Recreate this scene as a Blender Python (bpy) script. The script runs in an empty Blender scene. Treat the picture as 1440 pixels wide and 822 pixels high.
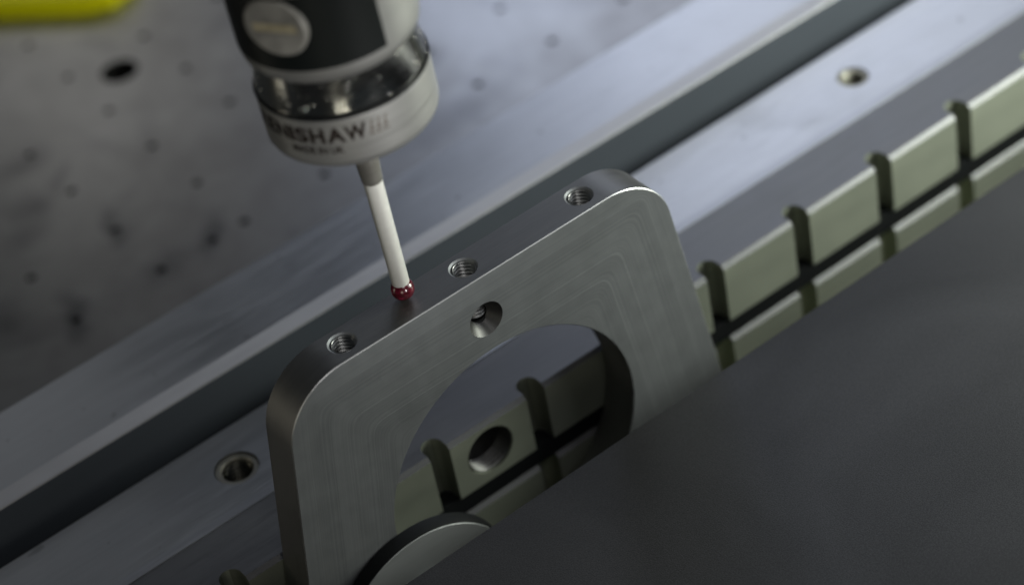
import bpy, bmesh, math, random
from mathutils import Vector, Matrix
random.seed(7)
MM = 0.001
sc = bpy.context.scene
COL = sc.collection

# ------------------------------------------------------------------ camera
cam_d = bpy.data.cameras.new('camera'); cam = bpy.data.objects.new('camera', cam_d); COL.objects.link(cam)
RIGHT = Vector((0.78412631, -0.60040408, -0.15703782))
DOWN = Vector((-0.4939461, -0.45059394, -0.74362783))
FWD = Vector((0.37571689, 0.66066636, -0.64988982))
CPOS = Vector((-212.73, -411.33, 394.24)) * MM
m = Matrix.Identity(4)
for i in range(3):
    m[i][0] = RIGHT[i]; m[i][1] = -DOWN[i]; m[i][2] = -FWD[i]; m[i][3] = CPOS[i]
cam.matrix_world = m
cam_d.sensor_width = 36.0
cam_d.lens = 36.0 * 3433.7 / 1440.0
cam_d.clip_start = 0.01; cam_d.clip_end = 20
cam_d.dof.use_dof = True
cam_d.dof.focus_distance = 0.616
cam_d.dof.aperture_fstop = 6.8
cam_d.dof.aperture_blades = 0
sc.camera = cam

# ------------------------------------------------------------------ light
w = bpy.data.worlds.new('World'); sc.world = w; w.use_nodes = True
bg = w.node_tree.nodes['Background']
bg.inputs['Color'].default_value = (0.80, 0.92, 1.0, 1); bg.inputs['Strength'].default_value = 0.023

def lamp(name, pos, target, size, power, color, sy=None):
    d = bpy.data.lights.new(name, 'AREA'); o = bpy.data.objects.new(name, d); COL.objects.link(o)
    d.shape = 'RECTANGLE'; d.size = size * MM; d.size_y = (sy or size) * MM
    d.energy = power; d.color = color
    p = Vector(pos) * MM; t = Vector(target) * MM
    o.location = p; o.rotation_euler = (t - p).to_track_quat('-Z', 'Y').to_euler()
    return o
lamp('window_light', (600, 520, 395), (180, 90, -60), 340, 0.62, (0.80, 0.86, 1.0), 340)
lamp('far_fill_light', (380, 540, 130), (170, 220, -110), 170, 0.20, (0.68, 0.77, 1.0), 130)  # added bluish lamp, makes the sheen on the right of the table
lamp('table_fill_light', (165, 640, 110), (55, 330, -110), 150, 0.040, (1.0, 0.98, 0.95), 110)  # added lamp, brightens the far left of the table
lamp('left_fill_light', (-60, 300, 115), (-80, 70, -60), 130, 0.0078, (0.95, 0.97, 1.0), 100)  # added low lamp, lifts the left ends of both rails
lamp('jaw_fill_light', (305, -105, 45), (190, 20, -70), 90, 0.92, (0.95, 1.0, 0.86), 110)  # added greenish fill for the tooth fronts and right foreground
lamp('front_light', (335, -235, 175), (60, 0, 10), 150, 0.26, (0.97, 0.99, 1.0), 200)
lamp('camera_side_light', (-60, -430, 480), (-5, 0, 60), 200, 0.36, (1.0, 0.98, 0.94), 200)
sd = bpy.data.lights.new('probe_fill_spot', 'SPOT'); so = bpy.data.objects.new('probe_fill_spot', sd); COL.objects.link(so)  # added spot with a narrow cone, brightens only the probe
so.location = Vector((30, -440, 80)) * MM
so.rotation_euler = ((Vector((-5, 9, 62)) - Vector((30, -440, 80))).to_track_quat('-Z', 'Y')).to_euler()
sd.spot_size = math.radians(15); sd.spot_blend = 0.6; sd.energy = 5.6; sd.color = (1.0, 0.99, 0.96); sd.shadow_soft_size = 0.035
lamp('cream_neck_glint_light', (-290, -360, 30), (-5, 9, 74), 130, 0.15, (1.0, 0.95, 0.78), 150)  # added panel, shows as a cream block reflected in the neck
lamp('side_neck_glint_light', (430, -60, 40), (-5, 9, 74), 110, 0.045, (1.0, 0.96, 0.82), 150)  # added panel for the bright reflection on the neck's right
lamp('left_neck_glint_light', (-430, 230, 40), (-5, 9, 74), 100, 0.085, (1.0, 0.92, 0.74), 150)  # added panel for the bright reflection on the neck's left

sc.view_settings.view_transform = 'Standard'; sc.view_settings.look = 'None'
sc.view_settings.exposure = 0.0; sc.view_settings.gamma = 1.0
sc.view_settings.use_curve_mapping = False
sc.cycles.use_denoising = True
sc.cycles.max_bounces = 8
sc.cycles.caustics_reflective = False
sc.cycles.caustics_refractive = False

# ------------------------------------------------------------------ materials
class N:
    def __init__(s, name):
        s.m = bpy.data.materials.new(name); s.m.use_nodes = True
        s.t = s.m.node_tree; s.b = s.t.nodes['Principled BSDF']
    def new(s, typ, **kw):
        n = s.t.nodes.new(typ)
        for k, v in kw.items(): setattr(n, k, v)
        return n
    def link(s, a, b): s.t.links.new(a, b)
    def math(s, op, a, b=None, c=None):
        n = s.new('ShaderNodeMath', operation=op)
        for i, v in enumerate((a, b, c)):
            if v is None: continue
            if isinstance(v, (int, float)): n.inputs[i].default_value = v
            else: s.link(v, n.inputs[i])
        return n.outputs[0]
    def coords(s, scale=(1, 1, 1)):
        tc = s.new('ShaderNodeTexCoord'); mp = s.new('ShaderNodeMapping')
        mp.inputs['Scale'].default_value = scale
        s.link(tc.outputs['Object'], mp.inputs['Vector']); return mp.outputs[0]
    def noise(s, scale, detail=3, rough=0.55, stretch=(1, 1, 1), dist=0.0):
        n = s.new('ShaderNodeTexNoise'); n.inputs['Scale'].default_value = scale
        n.inputs['Detail'].default_value = detail; n.inputs['Roughness'].default_value = rough
        n.inputs['Distortion'].default_value = dist
        s.link(s.coords(stretch), n.inputs['Vector']); return n.outputs['Fac']
    def ramp(s, fac, stops):
        r = s.new('ShaderNodeValToRGB'); e = r.color_ramp.elements
        while len(e) < len(stops): e.new(0.5)
        for el, (p, c) in zip(e, stops):
            el.position = p; el.color = c if len(c) == 4 else (*c, 1)
        s.link(fac, r.inputs['Fac']); return r.outputs['Color']
    def rng(s, v, a, b, c, d):
        n = s.new('ShaderNodeMapRange')
        s.link(v, n.inputs['Value'])
        for k, x in zip(('From Min', 'From Max', 'To Min', 'To Max'), (a, b, c, d)): n.inputs[k].default_value = x
        return n.outputs[0]
    def bump(s, h, strength, dist, prev=None):
        n = s.new('ShaderNodeBump'); n.inputs['Strength'].default_value = strength
        n.inputs['Distance'].default_value = dist
        s.link(h, n.inputs['Height'])
        if prev is not None: s.link(prev, n.inputs['Normal'])
        return n.outputs[0]
    def set(s, **kw):
        for k, v in kw.items():
            k = k.replace('_', ' ')
            if isinstance(v, (int, float, tuple)): s.b.inputs[k].default_value = v
            else: s.link(v, s.b.inputs[k])
        return s

def metal(name, c0, c1, rough, grain=(1, 40, 40), gscale=60, bump=0.15, metallic=1.0, spots=0.0, scratch=0.0):
    k = N(name)
    g = k.noise(gscale, 4, 0.6, grain)
    big = k.noise(28, 3, 0.5)
    st = k.noise(gscale * 0.35, 3, 0.6, tuple(1 + (q - 1) * 0.35 for q in grain), 0.3)
    mix = k.math('ADD', k.math('MULTIPLY', g, 0.40), k.math('ADD', k.math('MULTIPLY', st, 0.30), k.math('MULTIPLY', big, 0.30)))
    col = k.ramp(mix, [(0.36, c0), (0.64, c1)])
    if spots:
        v = k.new('ShaderNodeTexNoise'); v.inputs['Scale'].default_value = 210; v.inputs['Detail'].default_value = 1
        k.link(k.coords(), v.inputs['Vector'])
        sp = k.rng(v.outputs['Fac'], 0.74, 0.80, 0, spots)
        mx = k.new('ShaderNodeMix', data_type='RGBA')
        k.link(sp, mx.inputs['Factor']); k.link(col, mx.inputs['A']); mx.inputs['B'].default_value = (0.05, 0.05, 0.05, 1)
        col = mx.outputs['Result']
    r = k.rng(mix, 0.36, 0.64, rough - 0.05, rough + 0.06)
    if scratch:
        tot = None
        for ang, sc_ in ((0.25, 70), (-0.5, 90), (1.1, 60)):
            tc = k.new('ShaderNodeTexCoord'); mp = k.new('ShaderNodeMapping')
            mp.inputs['Rotation'].default_value = (0, 0, ang); mp.inputs['Scale'].default_value = (0.5, 26, 1)
            k.link(tc.outputs['Object'], mp.inputs['Vector'])
            n = k.new('ShaderNodeTexNoise'); n.inputs['Scale'].default_value = sc_; n.inputs['Detail'].default_value = 1
            k.link(mp.outputs[0], n.inputs['Vector'])
            v = k.rng(n.outputs['Fac'], 0.69, 0.74, 0, 1)
            tot = v if tot is None else k.math('MAXIMUM', tot, v)
        smudge = k.rng(k.noise(22, 4, 0.6, (1, 1, 1), 1.0), 0.55, 0.72, 0, 0.04)
        r = k.math('ADD', k.math('ADD', r, smudge), k.math('MULTIPLY', tot, scratch))
    k.set(Base_Color=col, Metallic=metallic, Roughness=r, Normal=k.bump(g, bump, 0.0002))
    return k.m

STEEL = metal('ground_steel', (0.50, 0.51, 0.53), (0.60, 0.61, 0.63), 0.35, spots=0.3, scratch=0.10)
BAND = metal('ground_band', (0.66, 0.65, 0.655), (0.78, 0.77, 0.775), 0.56)
STEEL_E = metal('edge_ground_steel', (0.46, 0.47, 0.50), (0.60, 0.61, 0.64), 0.40)
STEEL_D = metal('rail_steel', (0.50, 0.51, 0.53), (0.62, 0.63, 0.65), 0.35, spots=0.3, scratch=0.12)
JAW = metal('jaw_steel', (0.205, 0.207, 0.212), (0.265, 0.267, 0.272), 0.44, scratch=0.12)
TOOTH = metal('milled_jaw_face', (0.37, 0.40, 0.335), (0.44, 0.47, 0.39), 0.50, grain=(1, 1, 3), gscale=30, bump=0.1, metallic=0.7)  # olive tint puts the reflected green light into the colour
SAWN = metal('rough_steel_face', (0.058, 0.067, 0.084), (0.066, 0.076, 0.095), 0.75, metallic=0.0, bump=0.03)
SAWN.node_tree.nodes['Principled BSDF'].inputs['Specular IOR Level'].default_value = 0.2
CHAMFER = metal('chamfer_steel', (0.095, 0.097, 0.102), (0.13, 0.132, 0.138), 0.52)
SLOT = metal('slot_wall_shaded', (0.19, 0.205, 0.165), (0.26, 0.275, 0.225), 0.5, gscale=30, metallic=0.6)  # darker copy of the tooth steel, slot shade put into the colour
RIM = metal('insert_rim', (0.30, 0.29, 0.25), (0.42, 0.41, 0.36), 0.5, grain=(1, 1, 1), gscale=300, metallic=0.6)
SHADED_THREAD = metal('shaded_thread', (0.012, 0.012, 0.012), (0.03, 0.03, 0.03), 0.55, grain=(1, 1, 1), gscale=300)  # near-black thread, the shade inside the front hole is in the colour
BORE = metal('shaded_bore', (0.10, 0.10, 0.10), (0.15, 0.15, 0.15), 0.46, grain=(1, 1, 1), gscale=300)  # dark steel that paints the shade inside the bores
SLOT_LOW = metal('lower_slot_wall_lit', (0.30, 0.33, 0.24), (0.38, 0.41, 0.30), 0.55, gscale=30, metallic=0.4)  # lighter copy of the slot steel, paints the lower slots as lit
INSERT = metal('dark_insert', (0.10, 0.10, 0.085), (0.15, 0.145, 0.125), 0.4, grain=(1, 1, 1), gscale=300)  # dark olive steel for the insert threads
EDGE = metal('edge_highlight', (0.55, 0.56, 0.58), (0.66, 0.67, 0.68), 0.42)  # lighter metal that paints the highlight along the plate's front bevel
SATIN = metal('satin_steel', (0.47, 0.47, 0.46), (0.54, 0.54, 0.53), 0.40, grain=(1, 1, 30), gscale=80, bump=0.05, metallic=0.8)
CHROME = metal('polished_steel', (0.60, 0.60, 0.58), (0.68, 0.68, 0.65), 0.08, grain=(1, 1, 2), gscale=260, bump=0.22)
THREAD = metal('cut_thread', (0.30, 0.305, 0.31), (0.38, 0.385, 0.39), 0.42, grain=(1, 1, 1), gscale=200, bump=0.05)
BRASS = metal('brass_slot', (0.26, 0.23, 0.15), (0.50, 0.45, 0.32), 0.5, grain=(1, 1, 1), gscale=400, metallic=0.2)
COVERM = metal('battery_cover_steel', (0.20, 0.195, 0.18), (0.42, 0.41, 0.38), 0.45, grain=(1, 1, 1), gscale=220, bump=0.15, metallic=0.4)
HOLDER = metal('stylus_holder_steel', (0.40, 0.385, 0.35), (0.48, 0.465, 0.43), 0.34, grain=(1, 1, 20), bump=0.03, metallic=0.8)
PAD = metal('pad_steel', (0.45, 0.47, 0.48), (0.52, 0.54, 0.55), 0.5, metallic=0.6)

def simple(name, col, rough, metallic=0.0, spec=0.5, bump=0.0, bscale=800, var=0.1):
    k = N(name)
    n = k.noise(bscale, 2, 0.5)
    k.set(Base_Color=k.ramp(n, [(0.3, tuple(x * (1 - var) for x in col)), (0.7, tuple(min(1, x * (1 + var)) for x in col))]),
          Roughness=rough, Metallic=metallic, Specular_IOR_Level=spec)
    if bump: k.set(Normal=k.bump(n, bump, 0.0002))
    return k.m
BLACK = simple('black_rubber_and_shade', (0.006, 0.007, 0.008), 0.6, spec=0.2)
LABEL = simple('black_label', (0.006, 0.008, 0.008), 0.38, spec=0.35)
INK = simple('dark_brown_ink', (0.020, 0.014, 0.012), 0.5, spec=0.2)
INK_L = simple('pale_brown_ink', (0.19, 0.165, 0.145), 0.45, metallic=0.5)
WHITE = simple('white_ceramic', (0.66, 0.66, 0.63), 0.35, spec=0.4, var=0.02)
YELLOW = simple('yellow_plastic', (0.96, 0.88, 0.0), 0.5)
DARK = simple('dark_bore', (0.02, 0.02, 0.02), 0.7, metallic=0.5)  # table hole walls coloured dark in place of shade

k = N('ruby')
sw = k.noise(500, 2, 0.5, (1, 1, 3), 2.0)
k.set(Base_Color=k.ramp(sw, [(0.35, (0.10, 0.001, 0.010)), (0.65, (0.27, 0.005, 0.035))]), Roughness=0.22,
      IOR=1.76, Transmission_Weight=0.45, Specular_IOR_Level=0.6, Normal=k.bump(sw, 0.12, 0.0001))
RUBY = k.m

# plate: contour-milled face (passes parallel to the outline) on aluminium
def plate_material():
    k = N('milled_aluminium')
    tc = k.new('ShaderNodeTexCoord'); sx = k.new('ShaderNodeSeparateXYZ'); k.link(tc.outputs['Object'], sx.inputs[0])
    X, Y, Z = sx.outputs
    ge = k.new('ShaderNodeNewGeometry')
    depth = k.math('MULTIPLY', Z, -1.0)
    ax = k.math('ABSOLUTE', k.math('SUBTRACT', X, 12.3 * MM))
    side = k.math('SUBTRACT', k.math('ADD', k.math('MULTIPLY', depth, 0.146), 58.8 * MM), ax)
    wob = k.math('MULTIPLY', k.math('SUBTRACT', k.noise(14, 2), 0.5), 0.0022)
    sm = k.new('ShaderNodeMath', operation='SMOOTH_MIN')
    k.link(depth, sm.inputs[0]); k.link(side, sm.inputs[1]); sm.inputs[2].default_value = 0.006
    d = k.math('ADD', sm.outputs[0], wob)
    t = k.math('DIVIDE', d, 0.0061)
    fr = k.math('FRACT', t)
    ridge = k.math('POWER', fr, 14.0)
    t2 = k.math('FRACT', k.math('DIVIDE', d, 0.00135))
    fine = k.math('ABSOLUTE', k.math('SUBTRACT', t2, 0.5))
    ln = k.new('ShaderNodeTexNoise', noise_dimensions='1D'); k.link(k.math('MULTIPLY', d, 1500.0), ln.inputs['W']); ln.inputs['Scale'].default_value = 1.0; ln.inputs['Detail'].default_value = 3; ln.inputs['Roughness'].default_value = 0.7
    lines = ln.outputs['Fac']
    passid = k.new('ShaderNodeTexWhiteNoise', noise_dimensions='1D'); k.link(k.math('FLOOR', t), passid.inputs['W'])
    gr = k.noise(160, 4, 0.6, (1, 1, 1))
    h = k.math('ADD', k.math('MULTIPLY', ridge, 0.9), k.math('ADD', k.math('ADD', k.math('MULTIPLY', fine, 0.12), k.math('MULTIPLY', lines, 0.6)), k.math('MULTIPLY', gr, 0.25)))
    r = k.math('ADD', k.math('MULTIPLY', passid.outputs[0], 0.02), k.rng(gr, 0.3, 0.7, 0.56, 0.60))
    v = k.math('ADD', k.math('ADD', k.math('MULTIPLY', ridge, 0.10), k.math('MULTIPLY', k.math('SUBTRACT', lines, 0.5), 0.55)), k.math('ADD', k.math('MULTIPLY', passid.outputs[0], 0.06), k.math('MULTIPLY', gr, 0.3)))
    col = k.ramp(v, [(0.0, (0.32, 0.335, 0.355)), (0.42, (0.42, 0.437, 0.46))])
    k.set(Base_Color=col, Metallic=0.85, Roughness=r, Normal=k.bump(h, 0.12, 0.0003))
    return k.m
PLATE = plate_material()
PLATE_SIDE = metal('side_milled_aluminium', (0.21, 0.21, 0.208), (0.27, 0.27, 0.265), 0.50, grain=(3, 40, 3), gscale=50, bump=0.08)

TZ = -110.0
STAINS_AND_SHADOW = [(0.9, 291, 13, 8, 20, 0.55), (-12, 264, 14, 10, 60, 0.6), (-23, 250, 12, 9, 0, 0.5), (4.8, 270, 10, 4, 35, 0.5),
          (6, 231, 14, 4.5, 62, 0.75), (27, 201, 15, 4.5, 62, 0.75), (-28, 201, 15, 5, 62, 0.8), (6, 197, 11, 8, 10, 0.7),
          (112, 192, 26, 12, 5, 0.45), (136, 222, 8, 5, 20, 0.5), (-45, 215, 16, 9, 80, 0.5), (40, 268, 20, 7, 70, 0.25)]  # the small patch beside the probe is its shadow, painted in
def table_material():
    k = N('worn_table_steel')
    a = k.noise(7, 5, 0.6, (1, 1, 1), 0.6); b = k.noise(26, 5, 0.65, (1, 1, 1), 0.8); c = k.noise(120, 3, 0.6)
    mix = k.math('ADD', k.math('MULTIPLY', a, 0.62), k.math('ADD', k.math('MULTIPLY', b, 0.26), k.math('MULTIPLY', c, 0.12)))
    col = k.ramp(mix, [(0.36, (0.26, 0.25, 0.24)), (0.5, (0.36, 0.355, 0.345)), (0.64, (0.43, 0.425, 0.42))])
    sn = k.noise(16, 3, 0.55, (1, 1, 1), 1.2)
    mx = k.new('ShaderNodeMix', data_type='RGBA'); k.link(k.rng(sn, 0.56, 0.72, 0, 0.45), mx.inputs['Factor'])
    k.link(col, mx.inputs['A']); mx.inputs['B'].default_value = (0.13, 0.13, 0.135, 1); col = mx.outputs['Result']
    tc = k.new('ShaderNodeTexCoord'); wn = k.new('ShaderNodeTexNoise'); wn.inputs['Scale'].default_value = 45; wn.inputs['Detail'].default_value = 3
    k.link(tc.outputs['Object'], wn.inputs['Vector'])
    wv = k.new('ShaderNodeVectorMath', operation='MULTIPLY_ADD'); k.link(wn.outputs['Color'], wv.inputs[0])
    wv.inputs[1].default_value = (0.022, 0.022, 0); wv.inputs[2].default_value = (-0.011, -0.011, 0)
    wa = k.new('ShaderNodeVectorMath', operation='ADD'); k.link(tc.outputs['Object'], wa.inputs[0]); k.link(wv.outputs[0], wa.inputs[1])
    tot = None
    for x, y, rx, ry, ang, amt in STAINS_AND_SHADOW:
        mp = k.new('ShaderNodeMapping', vector_type='TEXTURE')
        mp.inputs['Location'].default_value = (x * MM, y * MM, TZ * MM); mp.inputs['Rotation'].default_value = (0, 0, math.radians(ang))
        mp.inputs['Scale'].default_value = (rx * MM, ry * MM, 1)
        k.link(wa.outputs[0], mp.inputs['Vector'])
        ln = k.new('ShaderNodeVectorMath', operation='LENGTH'); k.link(mp.outputs[0], ln.inputs[0])
        v = k.rng(ln.outputs['Value'], 0.2, 1.1, amt * 0.75, 0.0)
        tot = v if tot is None else k.math('MAXIMUM', tot, v)
    mx2 = k.new('ShaderNodeMix', data_type='RGBA'); k.link(tot, mx2.inputs['Factor'])
    k.link(col, mx2.inputs['A']); mx2.inputs['B'].default_value = (0.06, 0.062, 0.07, 1); col = mx2.outputs['Result']
    k.set(Base_Color=col, Metallic=0.85, Roughness=k.rng(mix, 0.35, 0.65, 0.40, 0.32), Normal=k.bump(b, 0.08, 0.0006))
    return k.m
TABLE = table_material()

def jaw_cover_material():
    k = N('dark_matte_paint')
    f = k.noise(2600, 2, 0.6); s = k.noise(12, 3, 0.5, (1, 1, 1), 0.6)
    col = k.ramp(s, [(0.35, (0.042, 0.042, 0.046)), (0.65, (0.064, 0.064, 0.070))])
    gx = k.new('ShaderNodeMix', data_type='RGBA', blend_type='MULTIPLY'); gx.inputs['Factor'].default_value = 1.0
    k.link(col, gx.inputs['A']); k.link(k.ramp(f, [(0.35, (0.72, 0.72, 0.72)), (0.65, (1.25, 1.25, 1.25))]), gx.inputs['B']); col = gx.outputs['Result']
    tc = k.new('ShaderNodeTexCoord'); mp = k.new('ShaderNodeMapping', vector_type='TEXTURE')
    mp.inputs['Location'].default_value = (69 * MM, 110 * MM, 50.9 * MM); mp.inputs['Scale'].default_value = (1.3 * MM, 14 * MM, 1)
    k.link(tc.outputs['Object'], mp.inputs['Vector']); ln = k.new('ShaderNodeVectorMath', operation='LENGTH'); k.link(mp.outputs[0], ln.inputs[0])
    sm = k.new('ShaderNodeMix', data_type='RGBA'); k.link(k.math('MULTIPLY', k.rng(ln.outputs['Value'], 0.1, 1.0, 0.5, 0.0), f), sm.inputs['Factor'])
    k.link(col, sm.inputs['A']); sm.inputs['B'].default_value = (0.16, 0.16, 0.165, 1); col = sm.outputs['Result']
    k.set(Base_Color=col, Roughness=k.rng(s, 0.3, 0.7, 0.52, 0.44), Specular_IOR_Level=0.18, Normal=k.bump(f, 0.25, 0.0002))
    return k.m
COVER = jaw_cover_material()

# ------------------------------------------------------------------ mesh helpers
def obj(name, bm, mat, parent=None, smooth=True, angle=35):
    me = bpy.data.meshes.new(name); bm.normal_update(); bm.to_mesh(me); bm.free()
    o = bpy.data.objects.new(name, me); COL.objects.link(o)
    mats = mat if isinstance(mat, (list, tuple)) else [mat]
    for x in mats: me.materials.append(x)
    if smooth:
        for p in me.polygons: p.use_smooth = True
        try: me.set_sharp_from_angle(angle=math.radians(angle))
        except Exception: pass
    if parent: o.parent = parent
    return o
def tag(o, label=None, cat=None, group=None, kind=None):
    if label: o['label'] = label
    if cat: o['category'] = cat
    if group: o['group'] = group
    if kind: o['kind'] = kind
    return o
def thing(name, loc, label, cat, group=None):
    o = bpy.data.objects.new(name, None); COL.objects.link(o); o.location = Vector(loc) * MM
    o.empty_display_size = 0.01
    return tag(o, label, cat, group)

def loft(bm, loops, caps=(False, False), closed=True):
    """loops: lists of points in mm with the same count"""
    vs = [[bm.verts.new(Vector(p) * MM) for p in l] for l in loops]
    n = len(vs[0])
    for a, b in zip(vs, vs[1:]):
        for i in range(n if closed else n - 1):
            j = (i + 1) % n
            bm.faces.new((a[i], a[j], b[j], b[i]))
    if caps[0]: bm.faces.new(list(reversed(vs[0])))
    if caps[1]: bm.faces.new(vs[-1])
    return vs
def fix(bm):
    bmesh.ops.recalc_face_normals(bm, faces=bm.faces[:]); return bm
def lathe(prof, n=96, a0=0, a1=360, cap=True):
    """prof: list of (r, z) in mm bottom to top, around local z"""
    bm = bmesh.new(); full = abs(a1 - a0) >= 360
    k = n if full else n + 1
    loops = []
    for r, z in prof:
        loops.append([(r * math.cos(math.radians(a0 + (a1 - a0) * i / n)), r * math.sin(math.radians(a0 + (a1 - a0) * i / n)), z) for i in range(k)])
    loft(bm, loops, (cap and full, cap and full), closed=full)
    return fix(bm)
def prism_x(section, x0, x1, bm=None):
    """section: (y, z) polygon in mm, extruded along x"""
    bm = bm or bmesh.new()
    loft(bm, [[(x0, y, z) for y, z in section], [(x1, y, z) for y, z in section]], (True, True))
    return fix(bm)
def inset2d(poly, d):
    out = []; n = len(poly)
    for i in range(n):
        p0, p1, p2 = Vector(poly[i - 1]), Vector(poly[i]), Vector(poly[(i + 1) % n])
        e1 = (p1 - p0).normalized(); e2 = (p2 - p1).normalized()
        n1 = Vector((-e1.y, e1.x)); n2 = Vector((-e2.y, e2.x))
        b = (n1 + n2); b = b / max(0.3, b.length_squared) * 2 if b.length > 1e-6 else n1
        q = p1 + b * d; out.append((q.x, q.y))
    return out            # inward for a counter-clockwise polygon
def circle2d(cx, cy, r, n=64):
    return [(cx + r * math.cos(2 * math.pi * i / n), cy + r * math.sin(2 * math.pi * i / n)) for i in range(n)]
def fill(bm, loops3):
    """planar region bounded by loops (outer and holes)"""
    es = []
    out = []
    for l in loops3:
        vs = [bm.verts.new(Vector(p) * MM) for p in l]; out.append(vs)
        for i in range(len(vs)): es.append(bm.edges.new((vs[i], vs[(i + 1) % len(vs)])))
    bmesh.ops.triangle_fill(bm, use_beauty=True, use_dissolve=False, edges=es)
    return out
def thread_bm(r_out, r_in, depth, pitch, n=40, floor=True):
    """female thread seen from its mouth at z = 0 going down; helix ridges"""
    bm = bmesh.new(); per = 6; rows = int(depth / pitch * per)
    shape = [0, 0.15, 0.75, 1.0, 0.75, 0.15]
    vs = []
    for j in range(rows + 1):
        row = []
        for i in range(n + 1):
            a = 2 * math.pi * i / n
            ph = (j + per * i / n)
            q = ph % per; q0 = int(q); fr = q - q0
            s = shape[q0] * (1 - fr) + shape[(q0 + 1) % per] * fr
            r = r_out + (r_in - r_out) * s
            row.append(bm.verts.new(Vector((r * math.cos(a), r * math.sin(a), -j * pitch / per)) * MM))
        vs.append(row)
    for a, b in zip(vs, vs[1:]):
        for i in range(n): bm.faces.new((a[i], a[i + 1], b[i + 1], b[i]))
    if floor: bm.faces.new(vs[-1][:-1])
    bmesh.ops.remove_doubles(bm, verts=bm.verts[:], dist=1e-7)
    for f in bm.faces:
        f.normal_update()
    bmesh.ops.recalc_face_normals(bm, faces=bm.faces[:])
    bmesh.ops.reverse_faces(bm, faces=bm.faces[:])
    return bm
def cutter(prof, n=64):
    return lathe(prof, n)
def boolean(o, cutters):
    """cut solids out of o and bake the result (no operators)"""
    tmp = []
    for bm, mat4, *cm in cutters:
        c = obj('cutter', bm, cm[0] if cm else o.data.materials[0]); c.matrix_world = mat4; tmp.append(c)
        md = o.modifiers.new('cut', 'BOOLEAN'); md.object = c; md.operation = 'DIFFERENCE'; md.solver = 'EXACT'
        if cm: md.material_mode = 'TRANSFER'
    bpy.context.view_layer.update()
    dg = bpy.context.evaluated_depsgraph_get()
    me = bpy.data.meshes.new_from_object(o.evaluated_get(dg))
    o.modifiers.clear(); old = o.data; o.data = me; bpy.data.meshes.remove(old)
    for c in tmp:
        d = c.data; bpy.data.objects.remove(c); bpy.data.meshes.remove(d)
    for p in me.polygons: p.use_smooth = True
    me.set_sharp_from_angle(angle=math.radians(28))
    return o
def T(x, y, z, R=None):
    t = Matrix.Translation(Vector((x, y, z)) * MM)
    return t @ R if R is not None else t
FRONT = Matrix.Rotation(math.radians(90), 4, 'X')      # local +z looks to -y (towards the viewer)

# ------------------------------------------------------------------ machine table (far below, out of focus)
TZ = -110.0
holes = []
for i in range(-4, 9):
    for j in range(-3, 8):
        x = 4.8 + 33.4 * i; y = 230.0 + 31.0 * j
        if -130 < x < 285 and 140 < y < 440: holes.append((x, y, 1.7))
holes += [(53.6, 310.7, 7.2), (25.4, 199.0, 1.7), (26.3, 171.8, 1.7)]
bm = bmesh.new()
outer = [(-700, -500), (900, -500), (900, 1100), (-700, 1100)]
loops = [[(x, y, TZ) for x, y in outer]]
for x, y, r in holes: loops.append([(px, py, TZ) for px, py in circle2d(x, y, r, 20)])
vs = fill(bm, loops)
for f in bm.faces:
    f.normal_update()
    if f.normal.z < 0: f.normal_flip()
for ring in vs[1:]:
    low = [bm.verts.new(v.co + Vector((0, 0, -40 * MM))) for v in ring]
    for i in range(len(ring)):
        j = (i + 1) % len(ring); bm.faces.new((ring[j], ring[i], low[i], low[j])).material_index = 1
    bm.faces.new(low).material_index = 1
tag(obj('machine_table', bm, [TABLE, DARK]), 'worn grey metal table with a grid of small holes', None, None, 'structure')

# yellow block at the far corner
out = [(30, 388), (64.5, 352.5), (73, 349), (84, 352), (175, 440), (120, 480)]
bm = bmesh.new()
n_in = inset2d(out, 1.5)
loft(bm, [[(x, y, TZ + 0.2) for x, y in out], [(x, y, TZ + 6) for x, y in out], [(x, y, TZ + 7.5) for x, y in n_in]], (True, True))
tag(obj('yellow_block', fix(bm), YELLOW), 'bright yellow block lying blurred at the far corner of the table', 'block')

# ------------------------------------------------------------------ rear rail (A): top, bright chamfer, dark front face
def rail(name, label, y0, y1, z0, z1, ch_y, ch_z, mats, x0=-330, x1=430, group=None, back=0.8, slant=None):
    t = thing(name, ((x0 + x1) / 2, (y0 + y1) / 2, z0), label, 'rail', group)
    off = -Vector(((x0 + x1) / 2, (y0 + y1) / 2, z0)) * MM
    b = prism_x(([(y0 + 0.02, z0)] if not slant else [(y0 + 0.02 - slant[0], z0), (y0 + 0.02 - slant[0], z1 - slant[1])]) + [(y0 + 0.02, z1 - ch_z - 0.02), (y0 + ch_y, z1 - 0.02), (y0 + ch_y + .02, z1), (y1 - back, z1), (y1, z1 - back), (y1, z0)], x0, x1)
    o = obj('rail_body', b, mats, t, angle=5); o.location = off
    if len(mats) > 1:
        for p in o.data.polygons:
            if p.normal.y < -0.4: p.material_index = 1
    return t, o, off
tA, oA, offA = rail('rear_rail', 'plain steel rail at the back with a bright chamfer along its front edge', 75.4, 110.1, -109.8, -51.0, 0.01, 0.01, [STEEL, SAWN], slant=(0.8, 15.0))
o = obj('edge_band', prism_x([(75.3, -51.3), (81.4, -51.3), (81.35, -50.82), (75.31, -50.82)], -330, 430), BAND, tA, angle=12); o.location = offA

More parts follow.
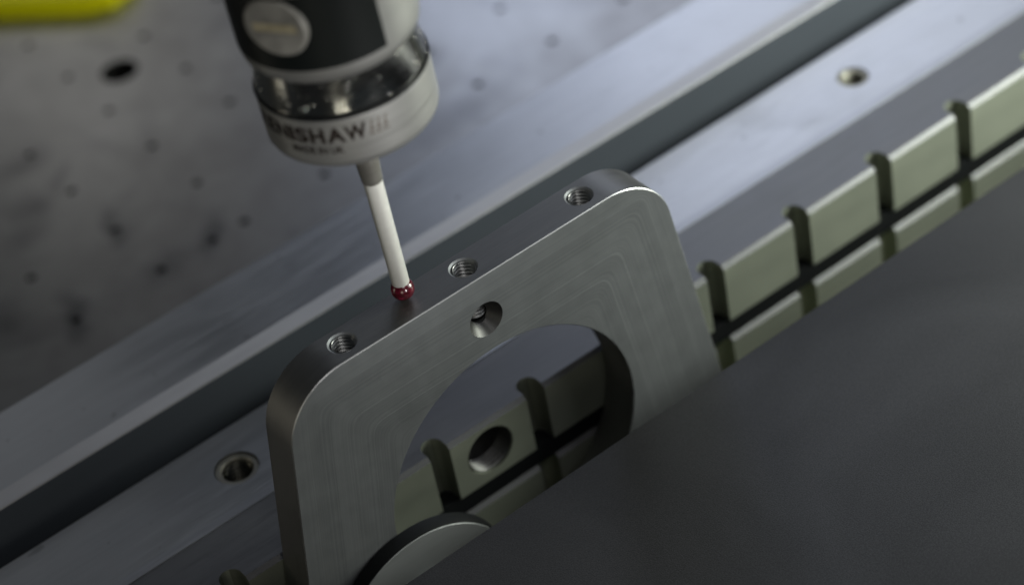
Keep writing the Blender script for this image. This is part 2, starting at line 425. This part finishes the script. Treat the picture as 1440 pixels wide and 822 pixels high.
# ------------------------------------------------------------------ middle rail (D) with two threaded inserts
tD, oD, offD = rail('clamping_rail', 'steel rail with threaded holes between the rear rail and the slotted jaw', 34.3, 66.0, -109.8, -59.5, 0.01, 0.01, [STEEL_D], back=1.2)
o = obj('edge_band', prism_x([(34.26, -59.75), (37.2, -59.75), (37.15, -59.42), (34.27, -59.42)], -330, 430), STEEL_E, tD, angle=12); o.location = offD
INS = ((-46.0, 49.4, 6.3), (182.9, 50.1, 5.0))
cut = [(lathe([(r, -16), (r, 2)], 48), T(x, y, -59.5)) for x, y, r in INS]
oD.location = (0, 0, 0); par = oD.parent; oD.parent = None
boolean(oD, cut)
oD.parent = par; oD.location = offD
def insert(x, y, z, r, parent):
    o = obj('threaded_insert', lathe([(r - 1.9, -15), (r - 1.9, -1.0), (r - 1.5, -0.5), (r - 0.35, -0.5), (r - 0.15, -0.8), (r - 0.1, -15)], 48, cap=False), RIM, parent)
    o.location = Vector((x, y, z)) * MM - parent.location
    th = obj('thread', thread_bm(r - 1.9, r - 2.6, 13, 1.5), INSERT, o); th.location = (0, 0, -0.0018)
    return o
for x, y, r in INS: insert(x, y, -59.5, r, tD)

# ------------------------------------------------------------------ slotted jaw: bar, teeth, black strip
FY = 13.0; PITCH = 32.7; GAP = 6.3; X0 = -0.37; ZT = -59.6
tJ = thing('slotted_jaw', (60, 25, -109.8), 'slotted steel jaw with square teeth and a black strip behind the plate', 'jaw')
joff = -tJ.location
xl, xr = X0 - 8 * PITCH, X0 + 11 * PITCH
b = prism_x([(FY + 6.5, -109.8), (FY + 6.5, ZT), (34.2, ZT), (34.2, -109.8)], xl, xr)
o = obj('jaw_bar', b, JAW, tJ); o.location = joff
def tooth_bm(zb, zt, ch):
    wd = PITCH - GAP; r = GAP / 2; D = 6.5
    def plan(y0):
        # counter-clockwise seen from above: front edge, right concave fillet, back, left concave fillet
        p = [(0, y0), (wd, y0)]
        for i in range(9):
            a = math.pi * (1 - 0.5 * i / 8)                 # 180 -> 90 deg round the slot centre on the right
            p.append((wd + r + r * math.cos(a), D - r + r * math.sin(a)))
        for i in range(9):
            a = math.pi * 0.5 * (1 - i / 8)                 # 90 -> 0
            p.append((-r + r * math.cos(a), D - r + r * math.sin(a)))
        return p
    bm = bmesh.new()
    a = [(x, y, zb) for x, y in plan(0)]; c = [(x, y, zt - ch) for x, y in plan(0)]; d = [(x, y, zt) for x, y in plan(ch)]
    loft(bm, [a, c, d], (True, True))
    fix(bm)
    for f in bm.faces:
        n = f.normal
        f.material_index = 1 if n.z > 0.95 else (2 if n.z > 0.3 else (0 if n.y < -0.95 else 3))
    return bm
GZ0, GZ1 = -86.4, -79.9
proto = low = None
for kx in range(-8, 11):
    x = X0 + kx * PITCH
    if kx == 0:
        o = obj('tooth', tooth_bm(GZ1, ZT, 1.2), [TOOTH, JAW, CHAMFER, SLOT])
        boolean(o, [(lathe([(7.6, -9), (7.6, 1)], 48), T(12.2, 0, -69.7, FRONT))])
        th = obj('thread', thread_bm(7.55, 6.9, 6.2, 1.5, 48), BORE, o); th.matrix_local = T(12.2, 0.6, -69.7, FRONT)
    else:
        if proto is None: proto = obj('tooth', tooth_bm(GZ1, ZT, 1.2), [TOOTH, JAW, CHAMFER, SLOT]); o = proto
        else: o = proto.copy(); COL.objects.link(o)
    o.parent = tJ; o.location = joff + Vector((x, FY, 0)) * MM
    if low is None: low = obj('lower_tooth', tooth_bm(-109.8, GZ0, 1.8), [TOOTH, JAW, CHAMFER, SLOT_LOW]); q = low
    else: q = low.copy(); COL.objects.link(q)
    q.parent = tJ; q.location = joff + Vector((x, FY, 0)) * MM
b = prism_x([(FY + 0.7, GZ0 + 0.03), (FY + 0.7, GZ1 - 0.03), (FY + 6.4, GZ1 - 0.03), (FY + 6.4, GZ0 + 0.03)], xl, xr)
o = obj('black_strip', b, BLACK, tJ); o.location = joff

# ------------------------------------------------------------------ front jaw, dark matte
tF = thing('front_jaw', (70, -140, -109.8), 'broad dark grey matte jaw filling the lower right foreground', 'jaw')
b = prism_x([(-19.0, -109.8), (-260, -109.8), (-260, -58.9), (-19.5, -58.9), (-19.0, -59.4)], -330, 430)
o = obj('jaw_block', b, COVER, tF, angle=60); o.location = -tF.location

# ------------------------------------------------------------------ round pad against the plate
tP = thing('round_pad', (-26, -3, -117.5), 'round steel pad pressed between the plate and the dark front jaw', 'pad')
o = obj('pad_face', lathe([(26.9, 3.4), (26.9, 4.75), (26.8, 4.85), (0.01, 4.85)], 128), [PAD], tP); o.matrix_local = T(0, 2.9, 27.5, FRONT)
o = obj('pad_rim', lathe([(27.0, 0.0), (27.5, 0.4), (27.5, 4.3), (27.3, 4.7), (26.93, 4.7), (26.93, 3.4), (20, 3.3), (20, 0)], 128), [BLACK], tP); o.matrix_local = T(0, 2.9, 27.5, FRONT)  # black colour stands in for the shadow round the pad
o2 = obj('pad_shaft', lathe([(11, 4.9), (11, 16.0)], 48), PAD, tP); o2.matrix_local = T(0, 2.9, 27.5, FRONT)

# ------------------------------------------------------------------ plate
CX, TH = 12.3, 12.2
def plate_outline():
    # clockwise/ccw in (x, z): right-hand side first, then mirrored
    R = 19.0; s = math.atan(0.146)
    # right side line: x = CX + 58.8 + 0.146*(-z); corner circle tangent to z=0 and to it
    # centre at z = -R; distance to the side line = R
    cz = -R
    cxr = CX + 58.8 + 0.146 * R - R / math.cos(s)
    pts = []
    zb = -109.7
    pts.append((CX + 58.8 + 0.146 * -zb, zb))
    a0 = s; a1 = math.pi / 2
    n = 20
    for i in range(n + 1):
        a = a0 + (a1 - a0) * i / n
        pts.append((cxr + R * math.cos(a), cz + R * math.sin(a)))
    left = [(2 * CX - x, z) for x, z in reversed(pts)]
    return pts + left           # counter-clockwise in (x, z)
OUT = plate_outline()
HC = (CX + 0.2, -64.0, 40.0)
tW = thing('machined_plate', (CX, TH / 2, -109.7), 'upright milled aluminium plate with a big round hole and rounded corners', 'plate')
woff = -tW.location
bm = bmesh.new()
E = 0.25
ring = circle2d(HC[0], HC[1], HC[2], 96); ring_o = circle2d(HC[0], HC[1], HC[2] + 0.25, 96)
ins = inset2d(OUT, E)
f1 = fill(bm, [[(x, 0, z) for x, z in ins], [(x, 0, z) for x, z in ring_o]])
f2 = fill(bm, [[(x, TH, z) for x, z in ins], [(x, TH, z) for x, z in ring_o]])
front_faces = set(bm.faces)
def bridge(a, b):
    for i in range(len(a)):
        j = (i + 1) % len(a); bm.faces.new((a[i], a[j], b[j], b[i]))
def ringv(l, y): return [bm.verts.new(Vector((x, y, z)) * MM) for x, z in l]
o1, o2_ = ringv(OUT, E), ringv(OUT, TH - E)
bridge(f1[0], o1); bridge(o1, o2_); bridge(o2_, f2[0])
h1, h2 = ringv(ring, 0.25), ringv(ring, TH - 0.25)
bridge(f1[1], h1); bridge(h1, h2); bridge(h2, f2[1])
fix(bm)
for f in bm.faces:
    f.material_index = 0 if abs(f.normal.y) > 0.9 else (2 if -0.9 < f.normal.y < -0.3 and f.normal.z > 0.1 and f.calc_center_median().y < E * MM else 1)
plate = obj('plate_body', bm, [PLATE, PLATE_SIDE, EDGE])
HOLX = (-25.3, 12.4, 50.2)
cuts = []
for x in HOLX: cuts.append((lathe([(3.45, -17), (3.45, -0.45), (3.95, 0.05), (3.95, 3)], 48), T(x, 6.35, 0)))
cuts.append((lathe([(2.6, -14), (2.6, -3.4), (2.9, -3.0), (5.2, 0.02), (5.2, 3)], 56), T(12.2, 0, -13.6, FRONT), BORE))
boolean(plate, cuts)
for p in plate.data.polygons: pass
plate.parent = tW; plate.location = woff
for x in HOLX:
    th = obj('threaded_hole', thread_bm(3.43, 2.85, 14, 1.15, 40), THREAD, tW); th.location = woff + Vector((x, 6.35, -0.5)) * MM
th = obj('threaded_hole', thread_bm(2.58, 2.3, 8.0, 0.9, 36), SHADED_THREAD, tW); th.matrix_local = Matrix.Translation(woff) @ T(12.2, 3.6, -13.6, FRONT)

# ------------------------------------------------------------------ touch probe (local z along its axis, origin at the ruby ball)
tB = thing('touch_probe', (-4.7, 8.2, 3.15), 'steel touch probe with black label hanging above the plate edge', 'probe')
axis = Vector((-0.0145, 0.0145, 1)).normalized()
tB.rotation_mode = 'QUATERNION'; tB.rotation_quaternion = Vector((0, 0, 1)).rotation_difference(axis)
ball = bmesh.new(); bmesh.ops.create_icosphere(ball, subdivisions=5, radius=3.0 * MM)
obj('ruby_ball', ball, RUBY, tB, angle=180)
obj('stylus_stem', lathe([(1.9, 2.1), (2.25, 2.25), (2.42, 35.7)], 64), WHITE, tB)
obj('stylus_holder', lathe([(2.46, 35.0), (2.62, 35.2), (3.15, 44.0), (3.25, 57.5)], 64), HOLDER, tB)
# lower ring with rounded bottom edge
prof = [(5.0, 55.4), (6.0, 54.5), (17.4, 54.3)]
for i in range(1, 9):
    a = math.radians(-90 + 90 * i / 8); prof.append((17.4 + 3.4 * math.cos(a), 57.7 + 3.4 * math.sin(a)))
prof += [(20.8, 68.7), (20.5, 69.05), (19.5, 69.05)]
ringo = obj('lower_ring', lathe(prof, 160), SATIN, tB)
obj('seal_ring', lathe([(19.3, 69.1), (20.85, 69.12), (20.95, 69.4), (20.85, 69.85), (19.3, 69.9)], 160), BLACK, tB)
prof = [(19.2, 69.9), (20.5, 69.95)]
for i in range(17):
    u = i / 16; prof.append((19.45 + 1.1 * (1 - u) ** 1.5, 70.1 + 8.9 * u))
prof += [(19.0, 79.2)]
obj('polished_neck', lathe(prof, 160), CHROME, tB)
obj('probe_body', lathe([(19.4, 79.2), (19.9, 79.3), (20.9, 80.6), (21.2, 82.0), (21.3, 84), (21.3, 150), (19, 152)], 160), SATIN, tB)
# black label panel wrapped round the body
def patch(r0, r1, z0, z1, a0, a1, n=90):
    bm = bmesh.new(); loops = []
    for i in range(n + 1):
        a = math.radians(a0 + (a1 - a0) * i / n); c, s = math.cos(a), math.sin(a)
        loops.append([(r0 * c, r0 * s, z0), (r1 * c, r1 * s, z0), (r1 * c, r1 * s, z1), (r0 * c, r0 * s, z1)])
    loft(bm, loops, (True, True)); return fix(bm)
obj('black_label', patch(21.25, 21.42, 83.6, 103.4, -250, -83.8), LABEL, tB, angle=30)
# round battery cover with a coin slot, facing outwards
AZ = math.radians(-148.5)
cov = obj('battery_cover', lathe([(7.7, -2.5), (7.7, 1.5), (7.2, 1.95), (6.6, 2.0), (0.01, 2.0)], 64), COVERM)
Mx = Matrix.Rotation(AZ, 4, 'Z') @ Matrix.Translation(Vector((19.62, 0, 95.4)) * MM) @ Matrix.Rotation(math.radians(90), 4, 'Y') @ Matrix.Rotation(math.radians(90), 4, 'Z')
bmc = bmesh.new(); bmesh.ops.create_cube(bmc, size=1.0, matrix=Matrix.Diagonal((11.0 * MM, 2.4 * MM, 2.4 * MM, 1)))
boolean(cov, [(bmc, T(0, 0, 2.0))])
cov.parent = tB; cov.matrix_local = Mx
bmc = bmesh.new(); bmesh.ops.create_cube(bmc, size=1.0, matrix=Matrix.Diagonal((10.8 * MM, 2.3 * MM, 0.9 * MM, 1)))
st = obj('coin_slot', bmc, BRASS, cov); st.matrix_local = T(0, 0, 1.47)

def wrapped_text(txt, width, height, az0, zc, radius, mat, bold=0.0, parent=None, name='lettering'):
    cu = bpy.data.curves.new('lettering_curve', 'FONT'); cu.body = txt; cu.size = 1.0; cu.offset = bold; cu.resolution_u = 4
    tmp = bpy.data.objects.new('lettering_curve', cu); COL.objects.link(tmp)
    bpy.context.view_layer.update()
    dg = bpy.context.evaluated_depsgraph_get()
    me = bpy.data.meshes.new_from_object(tmp.evaluated_get(dg))
    bpy.data.objects.remove(tmp); bpy.data.curves.remove(cu)
    bm = bmesh.new(); bm.from_mesh(me); bpy.data.meshes.remove(me)
    bmesh.ops.triangulate(bm, faces=bm.faces[:])
    xs = [v.co.x for v in bm.verts]; ys = [v.co.y for v in bm.verts]
    x0, x1, y0, y1 = min(xs), max(xs), min(ys), max(ys)
    for v in bm.verts:
        v.co.x = (v.co.x - x0) / (x1 - x0) * width; v.co.y = (v.co.y - y0) / (y1 - y0) * height - height / 2
    for _ in range(3):
        es = [e for e in bm.edges if abs(e.verts[0].co.x - e.verts[1].co.x) > 1.0]
        if not es: break
        bmesh.ops.subdivide_edges(bm, edges=es, cuts=1); bmesh.ops.triangulate(bm, faces=bm.faces[:])
    for v in bm.verts:
        a = math.radians(az0) + v.co.x / radius
        v.co = Vector((radius * math.cos(a), radius * math.sin(a), zc + v.co.y)) * MM
    return obj(name, bm, mat, parent, smooth=False)
RT = 20.83
span = math.radians(-110.5 + 360 - 165.0) * RT
def wrapped_word(txt, widths, az0, az1, height, zc, mat, bold, parent):
    total = sum(widths); step = (az1 - az0) / total; a = az0
    for ch, wd in zip(txt, widths):
        wrapped_text(ch, math.radians(wd * step * 0.90) * RT, height, a + wd * step * 0.05, zc, RT, mat, bold, parent, 'letter')
        a += wd * step * (0.86 if ch == 'A' else 1.0)
wrapped_word('RENISHAW', (1, .9, 1.05, .42, 1, 1.05, 1.25, 1.5), 165.0, 252.5, 4.2, 64.9, INK, 0.045, ringo)
wrapped_text('MADE IN UK', math.radians(36) * RT, 2.0, -163, 60.75, RT, INK, 0.03, ringo)
# pale emblem after the word: three slanted open shapes
bm = bmesh.new()
def curved_quad(pts):
    vs = []
    for u, z in pts:
        a = math.radians(-109.0) + u / RT
        vs.append(bm.verts.new(Vector((RT * math.cos(a), RT * math.sin(a), 64.9 + z)) * MM))
    bm.faces.new(vs)
for u in (0.0, 1.7, 3.4):
    curved_quad([(u, -2), (u + 0.4, -2), (u + 1.3, 1.9), (u + 0.9, 1.9)])
    curved_quad([(u + 0.3, -2), (u + 1.5, -2), (u + 1.5, -1.6), (u + 0.3, -1.6)])
    curved_quad([(u + 0.6, 1.9), (u + 0.7, 1.5), (u + 1.6, 1.5), (u + 1.6, 1.9)])
    curved_quad([(u + 0.9, 0.2), (u + 1.4, 0.2), (u + 1.0, -0.9), (u + 0.5, -0.9)])
obj('emblem', bm, INK_L, ringo, smooth=False)

# tiny chrome beads added to break up reflections on the polished neck
rnd = random.Random(3); bm = bmesh.new()
for _ in range(64):
    u = rnd.random(); a = math.radians(rnd.uniform(-200, -20)); zz = 70.4 + 8.2 * u; rr = 19.45 + 1.1 * (1 - u) ** 1.5
    q = rnd.uniform(0.12, 0.42)
    mt = Matrix.Rotation(a, 4, 'Z') @ Matrix.Translation(Vector((rr, 0, zz)) * MM) @ Matrix.Diagonal((0.35 * q, q, q * rnd.uniform(0.8, 1.5), 1))
    bmesh.ops.create_icosphere(bm, subdivisions=2, radius=1.0 * MM, matrix=mt)
tag(obj('neck_glint_beads', bm, CHROME, tB, angle=180), kind='stuff')
